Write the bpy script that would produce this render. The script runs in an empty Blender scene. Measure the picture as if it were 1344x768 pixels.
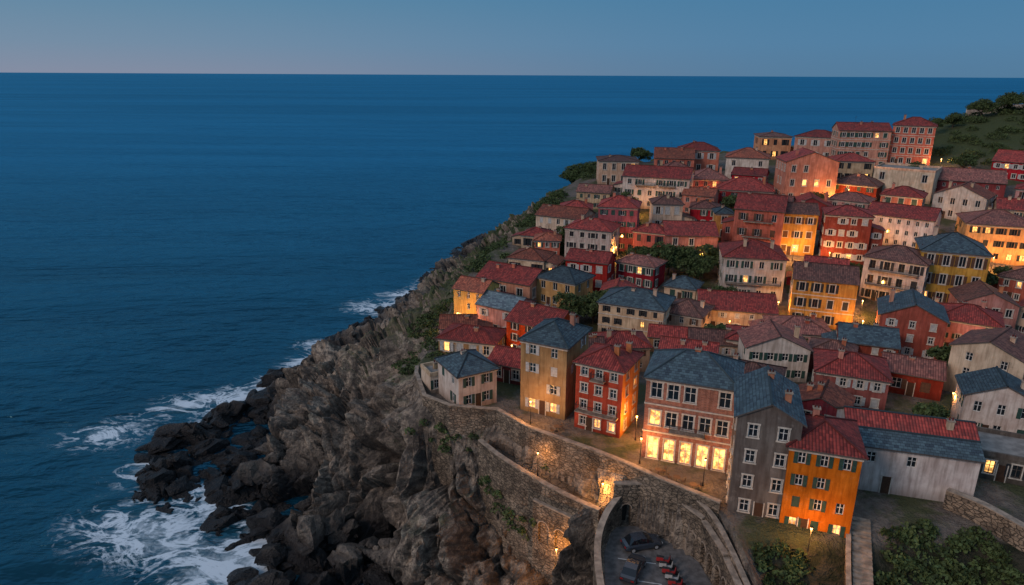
import bpy, bmesh, math, random
import numpy as np
from mathutils import Vector, Matrix, noise
random.seed(7); np.random.seed(7)
S=bpy.context.scene
S.view_settings.view_transform='Standard'; S.view_settings.look='None'; S.view_settings.exposure=0
COL=S.collection
# ------------------------------------------------------------------ helpers
def ss(a,b,v):
    t=np.clip((v-a)/(b-a),0,1); return t*t*(3-2*t)
def link(o,parent=None):
    COL.objects.link(o)
    if parent: o.parent=parent
    return o
def empty(name,loc=(0,0,0),yaw=0):
    e=bpy.data.objects.new(name,None); e.location=loc; e.rotation_euler=(0,0,math.radians(yaw)); e.empty_display_size=1
    return link(e)
class MB:
    def __init__(s): s.v=[];s.f=[];s.m=[];s.uv=[]
    def face(s,ps,m=0,uv=None):
        b=len(s.v); s.v.extend([tuple(p) for p in ps]); s.f.append(tuple(range(b,b+len(ps)))); s.m.append(m); s.uv.append(uv)
    def hexa(s,P,m=0):
        b=len(s.v); s.v.extend([tuple(p) for p in P])
        for q in ((3,2,1,0),(4,5,6,7),(0,1,5,4),(1,2,6,5),(2,3,7,6),(3,0,4,7)):
            s.f.append(tuple(b+i for i in q)); s.m.append(m); s.uv.append(None)
    def box(s,x0,x1,y0,y1,z0,z1,m=0):
        s.hexa([(x0,y0,z0),(x1,y0,z0),(x1,y1,z0),(x0,y1,z0),(x0,y0,z1),(x1,y0,z1),(x1,y1,z1),(x0,y1,z1)],m)
    def beam(s,p0,p1,r,m=0,n=6,r1=None):
        p0=Vector(p0);p1=Vector(p1);d=(p1-p0)
        if d.length<1e-4:return
        d.normalize(); a=d.orthogonal().normalized(); c=d.cross(a); r1=r if r1 is None else r1
        b=len(s.v)
        for i in range(n):
            t=2*math.pi*i/n; s.v.append(tuple(p0+(a*math.cos(t)+c*math.sin(t))*r))
        for i in range(n):
            t=2*math.pi*i/n; s.v.append(tuple(p1+(a*math.cos(t)+c*math.sin(t))*r1))
        for i in range(n):
            j=(i+1)%n; s.f.append((b+i,b+j,b+n+j,b+n+i)); s.m.append(m); s.uv.append(None)
        s.f.append(tuple(b+n-1-i for i in range(n))); s.m.append(m); s.uv.append(None)
        s.f.append(tuple(b+n+i for i in range(n))); s.m.append(m); s.uv.append(None)
    def obj(s,name,mats,parent=None,smooth=False):
        me=bpy.data.meshes.new(name); me.from_pydata(s.v,[],s.f)
        for mt in mats: me.materials.append(mt)
        me.polygons.foreach_set('material_index',s.m)
        if any(u is not None for u in s.uv):
            L=me.uv_layers.new(name='UVMap'); k=0; arr=np.zeros(len(me.loops)*2)
            for f,u in zip(s.f,s.uv):
                for i in range(len(f)):
                    if u is not None: arr[2*k]=u[i][0];arr[2*k+1]=u[i][1]
                    k+=1
            L.data.foreach_set('uv',arr)
        if smooth: me.polygons.foreach_set('use_smooth',[True]*len(me.polygons))
        me.update()
        return link(bpy.data.objects.new(name,me),parent)
# ------------------------------------------------------------------ material helpers
def NM(name,rough=.8,spec=.3):
    m=bpy.data.materials.new(name); m.use_nodes=True; nt=m.node_tree; b=nt.nodes['Principled BSDF']
    b.inputs['Roughness'].default_value=rough; b.inputs['Specular IOR Level'].default_value=spec
    return m,nt,b
def N(nt,t,**k):
    n=nt.nodes.new(t)
    for a,v in k.items():
        if a.startswith('_'): n.inputs[a[1:]].default_value=v
        else: setattr(n,a,v)
    return n
def mth(nt,op,a,b=None,clamp=False):
    n=nt.nodes.new('ShaderNodeMath'); n.operation=op; n.use_clamp=clamp
    for i,x in enumerate((a,b)):
        if x is None: continue
        if isinstance(x,(int,float)): n.inputs[i].default_value=x
        else: nt.links.new(x,n.inputs[i])
    return n.outputs[0]
def mix(nt,f,a,b,mode='MIX'):
    n=nt.nodes.new('ShaderNodeMixRGB'); n.blend_type=mode
    for i,x in zip(('Fac','Color1','Color2'),(f,a,b)):
        if isinstance(x,(int,float)): n.inputs[i].default_value=x
        elif isinstance(x,tuple): n.inputs[i].default_value=x if len(x)==4 else (*x,1)
        else: nt.links.new(x,n.inputs[i])
    return n.outputs[0]
def rng(nt,v,a,b,c=0.,d=1.,smooth=True):
    n=nt.nodes.new('ShaderNodeMapRange'); n.interpolation_type='SMOOTHSTEP' if smooth else 'LINEAR'
    nt.links.new(v,n.inputs[0])
    for i,x in enumerate((a,b,c,d)): n.inputs[i+1].default_value=x
    return n.outputs[0]
def mapv(nt,vec,sc):
    n=nt.nodes.new('ShaderNodeMapping'); nt.links.new(vec,n.inputs[0]); n.inputs['Scale'].default_value=sc; return n.outputs[0]
def nz(nt,vec,scale,detail=3,rough=.55,dist=0):
    n=N(nt,'ShaderNodeTexNoise'); n.inputs['Scale'].default_value=scale; n.inputs['Detail'].default_value=detail
    n.inputs['Roughness'].default_value=rough; n.inputs['Distortion'].default_value=dist
    if vec is not None: nt.links.new(vec,n.inputs['Vector'])
    return n.outputs[0]
def bump(nt,b,h,st=.4,dist=.05):
    n=N(nt,'ShaderNodeBump'); n.inputs['Strength'].default_value=st; n.inputs['Distance'].default_value=dist
    nt.links.new(h,n.inputs['Height']); nt.links.new(n.outputs[0],b.inputs['Normal'])
def stucco(name,c,brick=False):
    m,nt,b=NM(name,.88,.2)
    tc=N(nt,'ShaderNodeTexCoord').outputs['Object']; oi=N(nt,'ShaderNodeObjectInfo')
    add=N(nt,'ShaderNodeVectorMath',operation='ADD'); nt.links.new(tc,add.inputs[0])
    sc=N(nt,'ShaderNodeVectorMath',operation='SCALE'); sc.inputs[0].default_value=(37,91,53); nt.links.new(oi.outputs['Random'],sc.inputs['Scale'])
    nt.links.new(sc.outputs[0],add.inputs[1]); v=add.outputs[0]
    n1=nz(nt,v,.45,4,.6); n2=nz(nt,mapv(nt,v,(2.2,2.2,.25)),1.2,3,.6); n3=nz(nt,v,9,1)
    base=(*c,1)
    if brick:
        sep=N(nt,'ShaderNodeSeparateXYZ'); nt.links.new(tc,sep.inputs[0])
        cm=N(nt,'ShaderNodeCombineXYZ'); nt.links.new(mth(nt,'ADD',sep.outputs[0],sep.outputs[1]),cm.inputs[0]); nt.links.new(sep.outputs[2],cm.inputs[1])
        br=N(nt,'ShaderNodeTexBrick'); nt.links.new(cm.outputs[0],br.inputs['Vector'])
        br.inputs['Color1'].default_value=base; br.inputs['Color2'].default_value=(c[0]*.62,c[1]*.55,c[2]*.5,1); br.inputs['Mortar'].default_value=(.34,.27,.21,1)
        br.inputs['Scale'].default_value=1; br.inputs['Brick Width'].default_value=.36; br.inputs['Row Height'].default_value=.14; br.inputs['Mortar Size'].default_value=.012
        col=br.outputs[0]; hgt=mth(nt,'ADD',n3,mth(nt,'MULTIPLY',br.outputs[1],-1.5))
    else:
        col=mix(nt,rng(nt,n1,.38,.66),(c[0]*.76,c[1]*.70,c[2]*.68,1),base); hgt=n3
        p=nz(nt,v,.9,4,.7); col=mix(nt,mth(nt,'MULTIPLY',rng(nt,p,.58,.68),.45),col,(min(1,c[0]*.8+.12),c[1]*.8+.09,c[2]*.8+.07,1))
    col=mix(nt,.8,col,mix(nt,rng(nt,n2,.3,.62),(.58,.55,.52,1),(1,1,1,1)),'MULTIPLY')
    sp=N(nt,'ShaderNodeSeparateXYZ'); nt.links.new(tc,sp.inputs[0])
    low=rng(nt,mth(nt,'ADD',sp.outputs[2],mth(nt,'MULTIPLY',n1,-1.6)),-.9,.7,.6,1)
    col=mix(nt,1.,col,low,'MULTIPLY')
    hs=N(nt,'ShaderNodeHueSaturation'); nt.links.new(col,hs.inputs['Color'])
    nt.links.new(rng(nt,oi.outputs['Random'],0,1,.85,1.15,False),hs.inputs['Value'])
    nt.links.new(rng(nt,mth(nt,'FRACT',mth(nt,'MULTIPLY',oi.outputs['Random'],17.3)),0,1,.488,.515,False),hs.inputs['Hue'])
    nt.links.new(rng(nt,mth(nt,'FRACT',mth(nt,'MULTIPLY',oi.outputs['Random'],31.7)),0,1,.82,1.08,False),hs.inputs['Saturation'])
    nt.links.new(hs.outputs[0],b.inputs['Base Color']); bump(nt,b,hgt,.5,.03)
    return m
def tiles(name,c,slate=False):
    m,nt,b=NM(name,.75 if not slate else .6,.3)
    tc=N(nt,'ShaderNodeTexCoord'); oi=N(nt,'ShaderNodeObjectInfo')
    sp=N(nt,'ShaderNodeSeparateXYZ'); nt.links.new(tc.outputs['UV'],sp.inputs[0])
    U,V=(.30,.42) if not slate else (.42,.34)
    v=mth(nt,'DIVIDE',sp.outputs[1],V); row=mth(nt,'FLOOR',v)
    u=mth(nt,'DIVIDE',sp.outputs[0],U)
    if slate: u=mth(nt,'ADD',u,mth(nt,'MULTIPLY',row,.5))
    cm=N(nt,'ShaderNodeCombineXYZ'); nt.links.new(mth(nt,'FLOOR',u),cm.inputs[0]); nt.links.new(row,cm.inputs[1]); nt.links.new(oi.outputs['Random'],cm.inputs[2])
    wn=N(nt,'ShaderNodeTexWhiteNoise'); nt.links.new(cm.outputs[0],wn.inputs['Vector'])
    fv=mth(nt,'FRACT',v); fu=mth(nt,'FRACT',u)
    if slate:
        edge=mth(nt,'MULTIPLY',rng(nt,fu,0,.08),rng(nt,fv,0,.14)); h=mth(nt,'SUBTRACT',edge,mth(nt,'MULTIPLY',fv,.5))
    else:
        s=mth(nt,'ABSOLUTE',mth(nt,'SINE',mth(nt,'MULTIPLY',u,math.pi))); h=mth(nt,'SUBTRACT',s,mth(nt,'MULTIPLY',fv,.45)); edge=mth(nt,'MULTIPLY',rng(nt,s,0,.55),rng(nt,fv,0,.2,.5,1))
    big=nz(nt,tc.outputs['Object'],.5,4,.65)
    col=mix(nt,wn.outputs[0],(c[0]*.55,c[1]*.55,c[2]*.6,1),(min(1,c[0]*1.45),c[1]*1.55,c[2]*1.45,1))
    col=mix(nt,rng(nt,big,.42,.7,0,.65),col,(c[0]*.38+.018,c[1]*.5+.018,c[2]*.5+.016,1))
    col=mix(nt,1.,col,rng(nt,edge,0,1,.4,1),'MULTIPLY')
    hs=N(nt,'ShaderNodeHueSaturation'); nt.links.new(col,hs.inputs['Color']); nt.links.new(rng(nt,oi.outputs['Random'],0,1,.7,1.3,False),hs.inputs['Value'])
    nt.links.new(hs.outputs[0],b.inputs['Base Color']); bump(nt,b,h,.9,.08)
    return m
def plain(name,c,rough=.7,var=.25,scale=3,spec=.3,bm=.2):
    m,nt,b=NM(name,rough,spec); tc=N(nt,'ShaderNodeTexCoord').outputs['Object']; n=nz(nt,tc,scale,3)
    nt.links.new(mix(nt,rng(nt,n,.3,.7),tuple(x*(1-var) for x in c),tuple(min(1,x*(1+var*.5)) for x in c)),b.inputs['Base Color'])
    return m
def emit(name,c,st,var=True):
    m,nt,b=NM(name,.3,.4); tc=N(nt,'ShaderNodeTexCoord').outputs['Object']
    b.inputs['Base Color'].default_value=(*[x*.3 for x in c],1); b.inputs['Emission Color'].default_value=(*c,1)
    if var: nt.links.new(rng(nt,nz(nt,tc,1.6,3),.35,.65,st*.25,st*1.5),b.inputs['Emission Strength'])
    else: b.inputs['Emission Strength'].default_value=st
    return m
def stone(name,c1,c2,sc=1.7,mort=(.07,.06,.05)):
    m,nt,b=NM(name,.9,.2); tc=N(nt,'ShaderNodeTexCoord').outputs['Object']; v=mapv(nt,tc,(1,1,1.7))
    a=N(nt,'ShaderNodeTexVoronoi'); a.inputs['Scale'].default_value=sc; nt.links.new(v,a.inputs['Vector'])
    e=N(nt,'ShaderNodeTexVoronoi',feature='DISTANCE_TO_EDGE'); e.inputs['Scale'].default_value=sc; nt.links.new(v,e.inputs['Vector'])
    sp=N(nt,'ShaderNodeSeparateColor'); nt.links.new(a.outputs['Color'],sp.inputs[0])
    col=mix(nt,sp.outputs[0],c1,c2); n=nz(nt,tc,.35,4,.65); n2=nz(nt,tc,6,3)
    col=mix(nt,rng(nt,e.outputs[0],0,.07,1,0),col,mort); col=mix(nt,1.,col,rng(nt,n,.3,.7,.42,1.2),'MULTIPLY'); col=mix(nt,1.,col,rng(nt,n2,.3,.7,.7,1.12),'MULTIPLY')
    nt.links.new(col,b.inputs['Base Color']); bump(nt,b,mth(nt,'ADD',rng(nt,e.outputs[0],0,.12),mth(nt,'MULTIPLY',n2,.6)),.9,.12)
    return m
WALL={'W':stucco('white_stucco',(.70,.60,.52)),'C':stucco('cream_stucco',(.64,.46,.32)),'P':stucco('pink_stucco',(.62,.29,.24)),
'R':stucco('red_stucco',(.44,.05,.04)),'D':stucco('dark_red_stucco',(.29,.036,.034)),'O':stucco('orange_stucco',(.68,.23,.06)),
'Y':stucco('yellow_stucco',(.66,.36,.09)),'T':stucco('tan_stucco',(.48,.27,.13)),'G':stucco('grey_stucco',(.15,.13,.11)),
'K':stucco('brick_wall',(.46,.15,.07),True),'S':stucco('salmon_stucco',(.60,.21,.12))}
WN={'W':'white','C':'cream','P':'pink','R':'red','D':'dark_red','O':'orange','Y':'yellow','T':'tan','G':'grey','K':'brick','S':'salmon'}
ROOF={'r':tiles('red_roof_tiles',(.31,.045,.036)),'o':tiles('terracotta_roof_tiles',(.34,.09,.052)),'p':tiles('faded_roof_tiles',(.27,.095,.075)),'b':tiles('brown_roof_tiles',(.165,.068,.054)),'s':tiles('slate_roof',(.052,.074,.09),True),'g':tiles('pale_slate_roof',(.20,.24,.27),True)}
TRIM=plain('stone_trim',(.55,.48,.40),.8,.25,2); TRIMD=plain('dark_trim',(.10,.08,.07),.8)
WFRAME=plain('white_window_frame',(.66,.63,.58),.5); GLASS,nt_,b_=NM('window_glass',.08,.6); b_.inputs['Base Color'].default_value=(.012,.018,.024,1)
LIT=emit('lit_window_glass',(1,.48,.13),1.9); LITB=emit('bright_lit_window',(1,.46,.13),2.2)
SHG=plain('green_shutter_paint',(.03,.07,.055),.6); SHB=plain('brown_shutter_paint',(.10,.05,.03),.6); SHW=plain('pale_shutter_paint',(.45,.44,.42),.6); SHK=plain('dark_shutter_paint',(.025,.028,.032),.6)
DOORM=plain('door_wood',(.07,.035,.02),.6); IRON=plain('wrought_iron',(.02,.02,.022),.5)
STONE=stone('rubble_stone_wall',(.36,.265,.185),(.18,.135,.10)); COPE=plain('coping_stone',(.32,.245,.185),.85,.4,1.5)
PAVE=stone('stone_paving',(.24,.195,.155),(.16,.135,.11),1.1); CONC=plain('concrete',(.24,.22,.20),.85,.3,1)
# ------------------------------------------------------------------ terrain
E=[(-1.6,79.3),(2.5,74.6),(9.8,69.3),(13,66.6),(16,63.8),(21.2,59.3),(21.8,51),(22,30),(120,30),(430,30),(430,285),(260,275),(175,268),(100,262),(42,248),(21,222.9),(10,193),(3,165.2),(-5.5,152),(-10.5,135.4),(-13.2,112),(-14.3,97),(-11.5,83.0)]
COURT=[(11.4,64.6),(9.9,60.5),(9.3,55),(9.3,30),(20.3,30),(20.2,54),(19.5,58.9),(17.2,62.8),(14.4,64.9)]
COURTT=[(12.6,66.2),(10.2,63.5),(9.1,60),(8.8,55),(8.8,30),(21.6,30),(21.5,51),(20.9,59.0),(16,63.3),(13,66.1)]
def zt(x,y):
    x=np.asarray(x,float);y=np.asarray(y,float)
    z=24+10*ss(100,240,y)+.08*np.maximum(0,x-20)*ss(100,220,y)-2.5*np.exp(-((y-118)/18)**2)+9*np.exp(-((x-170)/38)**2-((y-238)/30)**2)
    return z-3.6*(1-ss(49,57,y))*ss(21,24,x)*(1-ss(43,48,x))
def inside(P,x,y):
    r=np.zeros(x.shape,bool); n=len(P)
    for i in range(n):
        x0,y0=P[i];x1,y1=P[(i+1)%n]
        c=((y0>y)!=(y1>y)); xi=(x1-x0)*(y-y0)/((y1-y0) if y1!=y0 else 1e-9)+x0
        r^=c&(x<xi)
    return r
def pdist(P,x,y):
    d=np.full(x.shape,1e9); n=len(P)
    for i in range(n):
        x0,y0=P[i];x1,y1=P[(i+1)%n]; dx,dy=x1-x0,y1-y0
        t=np.clip(((x-x0)*dx+(y-y0)*dy)/(dx*dx+dy*dy),0,1)
        d=np.minimum(d,np.hypot(x-x0-t*dx,y-y0-t*dy))
    return d
ctl=[(1.2,72.2,14),(2.7,67,9),(7.5,64.0,12),(5.5,66,12),(8,60,10),(8,52,8),(8,40,6),(-3.8,76.6,16),(-8,73.5,8),(-6,66,4),(-18.4,80.7,4),(-25.7,90.9,8.5),(-32.8,95.2,8),(-38.6,126.4,9.5),(-40.6,146.1,7),(-25.1,121.1,15),(-49.4,115.8,3),(-57,106.5,2.2),(-63.5,105,-.8),(-47.2,97,-.6),(-40,102,5),(-31.1,87.4,1.5),(-26.1,77.8,2),(-20.3,74.9,1),(-14,75,3),
(-7.7,79.6,18.5),(-12.5,81.5,19),(-14,78.5,10),(-9.5,76.5,12),(-18.5,92.5,17),(-16.5,86,18),(-20,85,8),(-24.7,104.8,15),(-25.7,164.4,7),(-24.1,184.1,8),(-13.2,220.2,10),(-3.4,237.5,14),(-20,140,16),(-28,135,12),
(-16.3,135.4,18.5),(-17,112,19),(-16.8,99.5,20.5),(-13,155,17),(-4.2,167,20),(3.8,195,22),(15.8,224,27),
(-33,73,-.6),(-36.8,86.9,-1.5),(-39.8,80.1,-2),(-49.9,90.5,-2.5),(-11,70,1.5),(-12,64,-1),(-3,58,2),(-61.5,119.3,-.6),(-60,132.7,-2.5),(-52.5,144.5,-.6),(-50,130,.8),(-50.5,150,-2),(-48.4,163.4,-.8),(-41,190.6,-2),(-34,180,1),(-31.2,197.2,-.3),(-32.1,209.5,-.5),(-21.2,242.3,-.5),(-11.6,286.1,-.5),(10,312,-1),(60,332,-1),(150,345,-1),(300,360,-1),(60,290,14),(120,300,15),(200,310,15),(300,320,12),
(-80,75,-8),(-84,110,-8),(-78,140,-9),(-68,170,-9),(-58,200,-9),(-52,240,-9),(-40,290,-10),(0,350,-12),(100,390,-14),(300,410,-14),(-60,70,-7),(-50,55,-7),(-30,60,-4),(-25,40,-6),(-5,38,-2),(-100,200,-16),(-100,60,-14),(-100,300,-16),(430,330,8),(430,410,-10)]
for i in range(len(E)):
    (x0,y0),(x1,y1)=E[i],E[(i+1)%len(E)]; L=math.hypot(x1-x0,y1-y0); n=max(1,int(L/(5 if L<60 else 30)))
    for k in range(n):
        t=k/n; X=x0+(x1-x0)*t;Y=y0+(y1-y0)*t; ctl.append((X,Y,float(zt(X,Y))))
ctl=np.array(ctl,float)
D=np.hypot(ctl[:,None,0]-ctl[None,:,0],ctl[:,None,1]-ctl[None,:,1])
wts=np.linalg.solve(D+1e-6*np.eye(len(ctl)),ctl[:,2])
def rbf(x,y):
    sh=x.shape;x=x.ravel();y=y.ravel();o=np.empty(x.shape)
    for i in range(0,len(x),20000):
        o[i:i+20000]=np.hypot(x[i:i+20000,None]-ctl[None,:,0],y[i:i+20000,None]-ctl[None,:,1])@wts
    return o.reshape(sh)
def height(x,y):
    h=rbf(x,y); i=inside(E,x,y); h=np.where(i,zt(x,y),h); h=np.where(inside(COURTT,x,y),17.9,h); return h,i
def axis(*segs):
    a=[]
    for s,e,st in segs: a+=list(np.arange(s,e,st))
    a.append(segs[-1][1]); return np.array(a,float)
ax=axis((-100,-70,3),(-70,24,.34),(24,60,1),(60,430,5)); ay=axis((30,62,1),(62,130,.34),(130,300,1.2),(300,420,6))
X,Y=np.meshgrid(ax,ay); Z,IN=height(X,Y)
gy,gx=np.gradient(Z,ay,ax)
nrm=np.stack([-gx,-gy,np.ones_like(gx)],-1); nrm/=np.linalg.norm(nrm,axis=-1,keepdims=True)
dE=pdist(E,X,Y); dC=np.where(inside(COURTT,X,Y),0,pdist(COURTT,X,Y)); wgt=np.where(IN,0,ss(0,4.0,dE))*ss(.3,2.5,dC)*ss(-9,-2,Z)
co=np.stack([X,Y,Z],-1)
flat=co.reshape(-1,3); wf=wgt.ravel(); nf=nrm.reshape(-1,3); crk_shade=np.zeros(len(wf)); cav_shade=np.zeros(len(wf)); out=flat.copy()
nn=noise.noise
for i in np.nonzero(wf>.01)[0]:
    x,y,z=flat[i]; p=Vector((x,y,z*.8))
    q=p+Vector((nn(p*.11),nn(p*.11+Vector((9,2,5))),nn(p*.13+Vector((1,7,3)))))*4
    big=7.0*(.33-2*abs(nn(q*.05)))+3.2*(.38-2*abs(nn(q*.12+Vector((5,5,5)))))
    r=big+.8*(.4-2*abs(nn(q*.36)))+.45*(.4-2*abs(nn(q*.95)))
    q1=Vector((q.x*.17+q.z*.05,q.y*.17,q.z*.12-q.x*.03))
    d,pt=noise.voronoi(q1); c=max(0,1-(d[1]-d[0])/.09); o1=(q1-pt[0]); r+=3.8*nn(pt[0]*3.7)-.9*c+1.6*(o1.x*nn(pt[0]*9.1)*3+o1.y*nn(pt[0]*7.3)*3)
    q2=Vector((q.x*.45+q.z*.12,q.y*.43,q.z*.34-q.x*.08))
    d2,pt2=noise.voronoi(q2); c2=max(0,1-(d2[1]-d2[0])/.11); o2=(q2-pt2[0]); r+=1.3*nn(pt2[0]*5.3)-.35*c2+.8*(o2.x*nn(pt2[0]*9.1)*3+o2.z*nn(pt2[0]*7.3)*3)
    crk_shade[i]=max(c,.6*c2); w=wf[i]; k=r*w; cav_shade[i]=max(0,min(1,(-r-.5)/3.8))*w
    if z<3: k=min(k,2.4+.7*max(0,z))
    if y>125: k*=.7
    out[i]=(x+nf[i][0]*k*1.15,y+nf[i][1]*k*1.15,z+(nf[i][2]*.75+.3)*k)
ny,nx=X.shape; idx=np.arange(nx*ny).reshape(ny,nx)
def gridmesh(name,verts,ny,nx,attrs,mat,smooth=True):
    idx=np.arange(nx*ny).reshape(ny,nx)
    q=np.stack([idx[:-1,:-1],idx[:-1,1:],idx[1:,1:],idx[1:,:-1]],-1).reshape(-1,4)
    me=bpy.data.meshes.new(name); me.vertices.add(len(verts)); me.vertices.foreach_set('co',verts.ravel().astype(np.float32))
    me.loops.add(q.size); me.loops.foreach_set('vertex_index',q.ravel().astype(np.int32)); me.polygons.add(len(q))
    me.polygons.foreach_set('loop_start',(np.arange(len(q))*4).astype(np.int32)); me.polygons.foreach_set('use_smooth',[smooth]*len(q))
    me.update(calc_edges=True)
    for k,a in attrs.items():
        at=me.attributes.new(k,'FLOAT','POINT'); at.data.foreach_set('value',a.ravel().astype(np.float32))
    me.materials.append(mat); return link(bpy.data.objects.new(name,me))
m,nt,b=NM('cliff_rock_and_ground',.85,.25)
geo=N(nt,'ShaderNodeNewGeometry'); P=geo.outputs['Position']; sp=N(nt,'ShaderNodeSeparateXYZ'); nt.links.new(P,sp.inputs[0]); sn=N(nt,'ShaderNodeSeparateXYZ'); nt.links.new(geo.outputs['Normal'],sn.inputs[0])
at=N(nt,'ShaderNodeAttribute',attribute_name='town'); ac=N(nt,'ShaderNodeAttribute',attribute_name='crack_shade'); av=N(nt,'ShaderNodeAttribute',attribute_name='cavity_shade')
n1=nz(nt,P,.12,5,.62,.4); n2=nz(nt,P,.9,5,.68,.3); n3=nz(nt,P,4,3,.6); n4=nz(nt,mapv(nt,P,(1,1,2.6)),.35,5,.7,.6)
rock=mix(nt,rng(nt,n1,.35,.65),(.33,.25,.185),(.52,.41,.31)); rock=mix(nt,rng(nt,n2,.38,.58),(.16,.125,.10),rock)
rock=mix(nt,rng(nt,n4,.42,.54,.6,0),rock,(.09,.072,.06)); rock=mix(nt,rng(nt,ac.outputs['Fac'],0,1,0,.75),rock,(.025,.022,.02))  # cracks darkened: occlusion shade painted into the rock colour
rock=mix(nt,mth(nt,'MULTIPLY',av.outputs['Fac'],.8),rock,(.035,.03,.026))  # crevice shade between outcrops, painted in as darker rock
rock=mix(nt,rng(nt,n3,.35,.65,.35,0),rock,(.06,.05,.045))
wet=rng(nt,mth(nt,'ADD',sp.outputs[2],mth(nt,'MULTIPLY',n2,-5)),-.5,5.5); rock=mix(nt,wet,(.018,.016,.016),rock)
hi=rng(nt,sp.outputs[1],112,145,0,1); hi=mth(nt,'MAXIMUM',hi,rng(nt,n1,.53,.62,0,.6))
veg=mth(nt,'MULTIPLY',rng(nt,sn.outputs[2],.35,.65),rng(nt,sp.outputs[2],9,14)); veg=mth(nt,'MULTIPLY',veg,mth(nt,'MULTIPLY',rng(nt,n2,.36,.48),hi))
grass=mix(nt,n3,(.028,.042,.014),(.09,.10,.035)); rock=mix(nt,veg,rock,grass)
pave=mix(nt,rng(nt,n2,.3,.7),(.12,.095,.08),(.20,.165,.135)); far=rng(nt,sp.outputs[1],185,215); rt=rng(nt,sp.outputs[0],100,140)
pave=mix(nt,rng(nt,n1,.45,.58,0,.85),pave,grass); pave=mix(nt,mth(nt,'MULTIPLY',far,rt),pave,grass)
gard=mth(nt,'MULTIPLY',rng(nt,sp.outputs[1],55.5,54.),rng(nt,sp.outputs[0],23,24)); pave=mix(nt,gard,pave,mix(nt,rng(nt,n2,.4,.6),(.02,.024,.012),(.05,.045,.03)))
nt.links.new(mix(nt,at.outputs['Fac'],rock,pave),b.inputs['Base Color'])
nt.links.new(rng(nt,wet,0,1,.35,.9),b.inputs['Roughness'])
bump(nt,b,mth(nt,'ADD',mth(nt,'MULTIPLY',n2,1.2),mth(nt,'ADD',mth(nt,'MULTIPLY',n3,.45),mth(nt,'MULTIPLY',n4,1.))),1.,.6)
TERR=gridmesh('terrain',out,ny,nx,{'town':IN.astype(float),'crack_shade':crk_shade,'cavity_shade':cav_shade},m,False)
# ------------------------------------------------------------------ sea
m,nt,b=NM('sea_water',.3,.5); nt.nodes.remove(b); o=nt.nodes['Material Output']
geo=N(nt,'ShaderNodeNewGeometry'); P=geo.outputs['Position']; sp=N(nt,'ShaderNodeSeparateXYZ'); nt.links.new(P,sp.inputs[0])
fa=N(nt,'ShaderNodeAttribute',attribute_name='foam')
w1=nz(nt,mapv(nt,P,(.5,1.,1)),.16,4,.6,.3); w3=nz(nt,mapv(nt,P,(.3,1.,1)),.02,5,.6,.8); w4=nz(nt,mapv(nt,P,(.12,1,1)),.004,4,.6,.8)
bp=N(nt,'ShaderNodeBump'); bp.inputs['Strength'].default_value=1; bp.inputs['Distance'].default_value=2.2
hh=mth(nt,'ADD',mth(nt,'MULTIPLY',w1,1.3),mth(nt,'MULTIPLY',w3,5)); nt.links.new(hh,bp.inputs['Height'])
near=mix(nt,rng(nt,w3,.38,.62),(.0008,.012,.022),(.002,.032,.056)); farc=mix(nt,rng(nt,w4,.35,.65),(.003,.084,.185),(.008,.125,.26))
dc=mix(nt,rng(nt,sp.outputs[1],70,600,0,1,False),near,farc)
dc=mix(nt,mth(nt,'MULTIPLY',fa.outputs['Fac'],.35),dc,(.05,.15,.19))
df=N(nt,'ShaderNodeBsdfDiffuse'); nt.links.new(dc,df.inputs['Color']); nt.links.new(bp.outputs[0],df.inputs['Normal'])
gl=N(nt,'ShaderNodeBsdfGlossy'); gl.inputs['Roughness'].default_value=.2; gl.inputs['Color'].default_value=(.30,.78,1,1); nt.links.new(bp.outputs[0],gl.inputs['Normal'])
lw=N(nt,'ShaderNodeLayerWeight'); lw.inputs['Blend'].default_value=.35; nt.links.new(bp.outputs[0],lw.inputs['Normal'])
ms=N(nt,'ShaderNodeMixShader'); nt.links.new(rng(nt,lw.outputs['Facing'],.2,1,.03,.38,False),ms.inputs[0]); nt.links.new(df.outputs[0],ms.inputs[1]); nt.links.new(gl.outputs[0],ms.inputs[2])
f1=nz(nt,mapv(nt,P,(.8,1.1,1)),.13,6,.62,1.8); f2=nz(nt,mapv(nt,P,(.8,1.2,1)),.4,5,.68,1.4); rd=mth(nt,'ABSOLUTE',mth(nt,'SUBTRACT',f1,.5)); rd=rng(nt,rd,0,.09,1,0)
fm=mth(nt,'ADD',mth(nt,'MULTIPLY',fa.outputs['Fac'],.95),mth(nt,'ADD',mth(nt,'MULTIPLY',rd,.42),mth(nt,'MULTIPLY',f2,1.0))); fm=rng(nt,fm,1.05,1.65,0,.92); fm=mth(nt,'MULTIPLY',fm,rng(nt,fa.outputs['Fac'],.06,.35))
fd=N(nt,'ShaderNodeBsdfDiffuse'); fd.inputs['Color'].default_value=(.66,.74,.80,1)
m2=N(nt,'ShaderNodeMixShader'); nt.links.new(fm,m2.inputs[0]); nt.links.new(ms.outputs[0],m2.inputs[1]); nt.links.new(fd.outputs[0],m2.inputs[2]); nt.links.new(m2.outputs[0],o.inputs[0])
sx=axis((-90000,-30000,30000),(-30000,-5000,8000),(-5000,-600,1500),(-600,-120,80),(-120,20,.9),(20,400,60),(400,3000,800),(3000,30000,9000),(30000,90001,30000))
sy=axis((-2000,-100,600),(-100,40,35),(40,260,1.0),(260,420,12),(420,2000,300),(2000,30000,5000),(30000,90001,15000))
SX,SY=np.meshgrid(sx,sy); sel=(SX>-120)&(SX<25)&(SY>38)&(SY<330); h=np.full(SX.shape,-30.); h[sel]=rbf(SX[sel],SY[sel])
foam=np.exp(-((h+.7)/1.2)**2)*.48*np.where(SY>150,.8,1)
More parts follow.
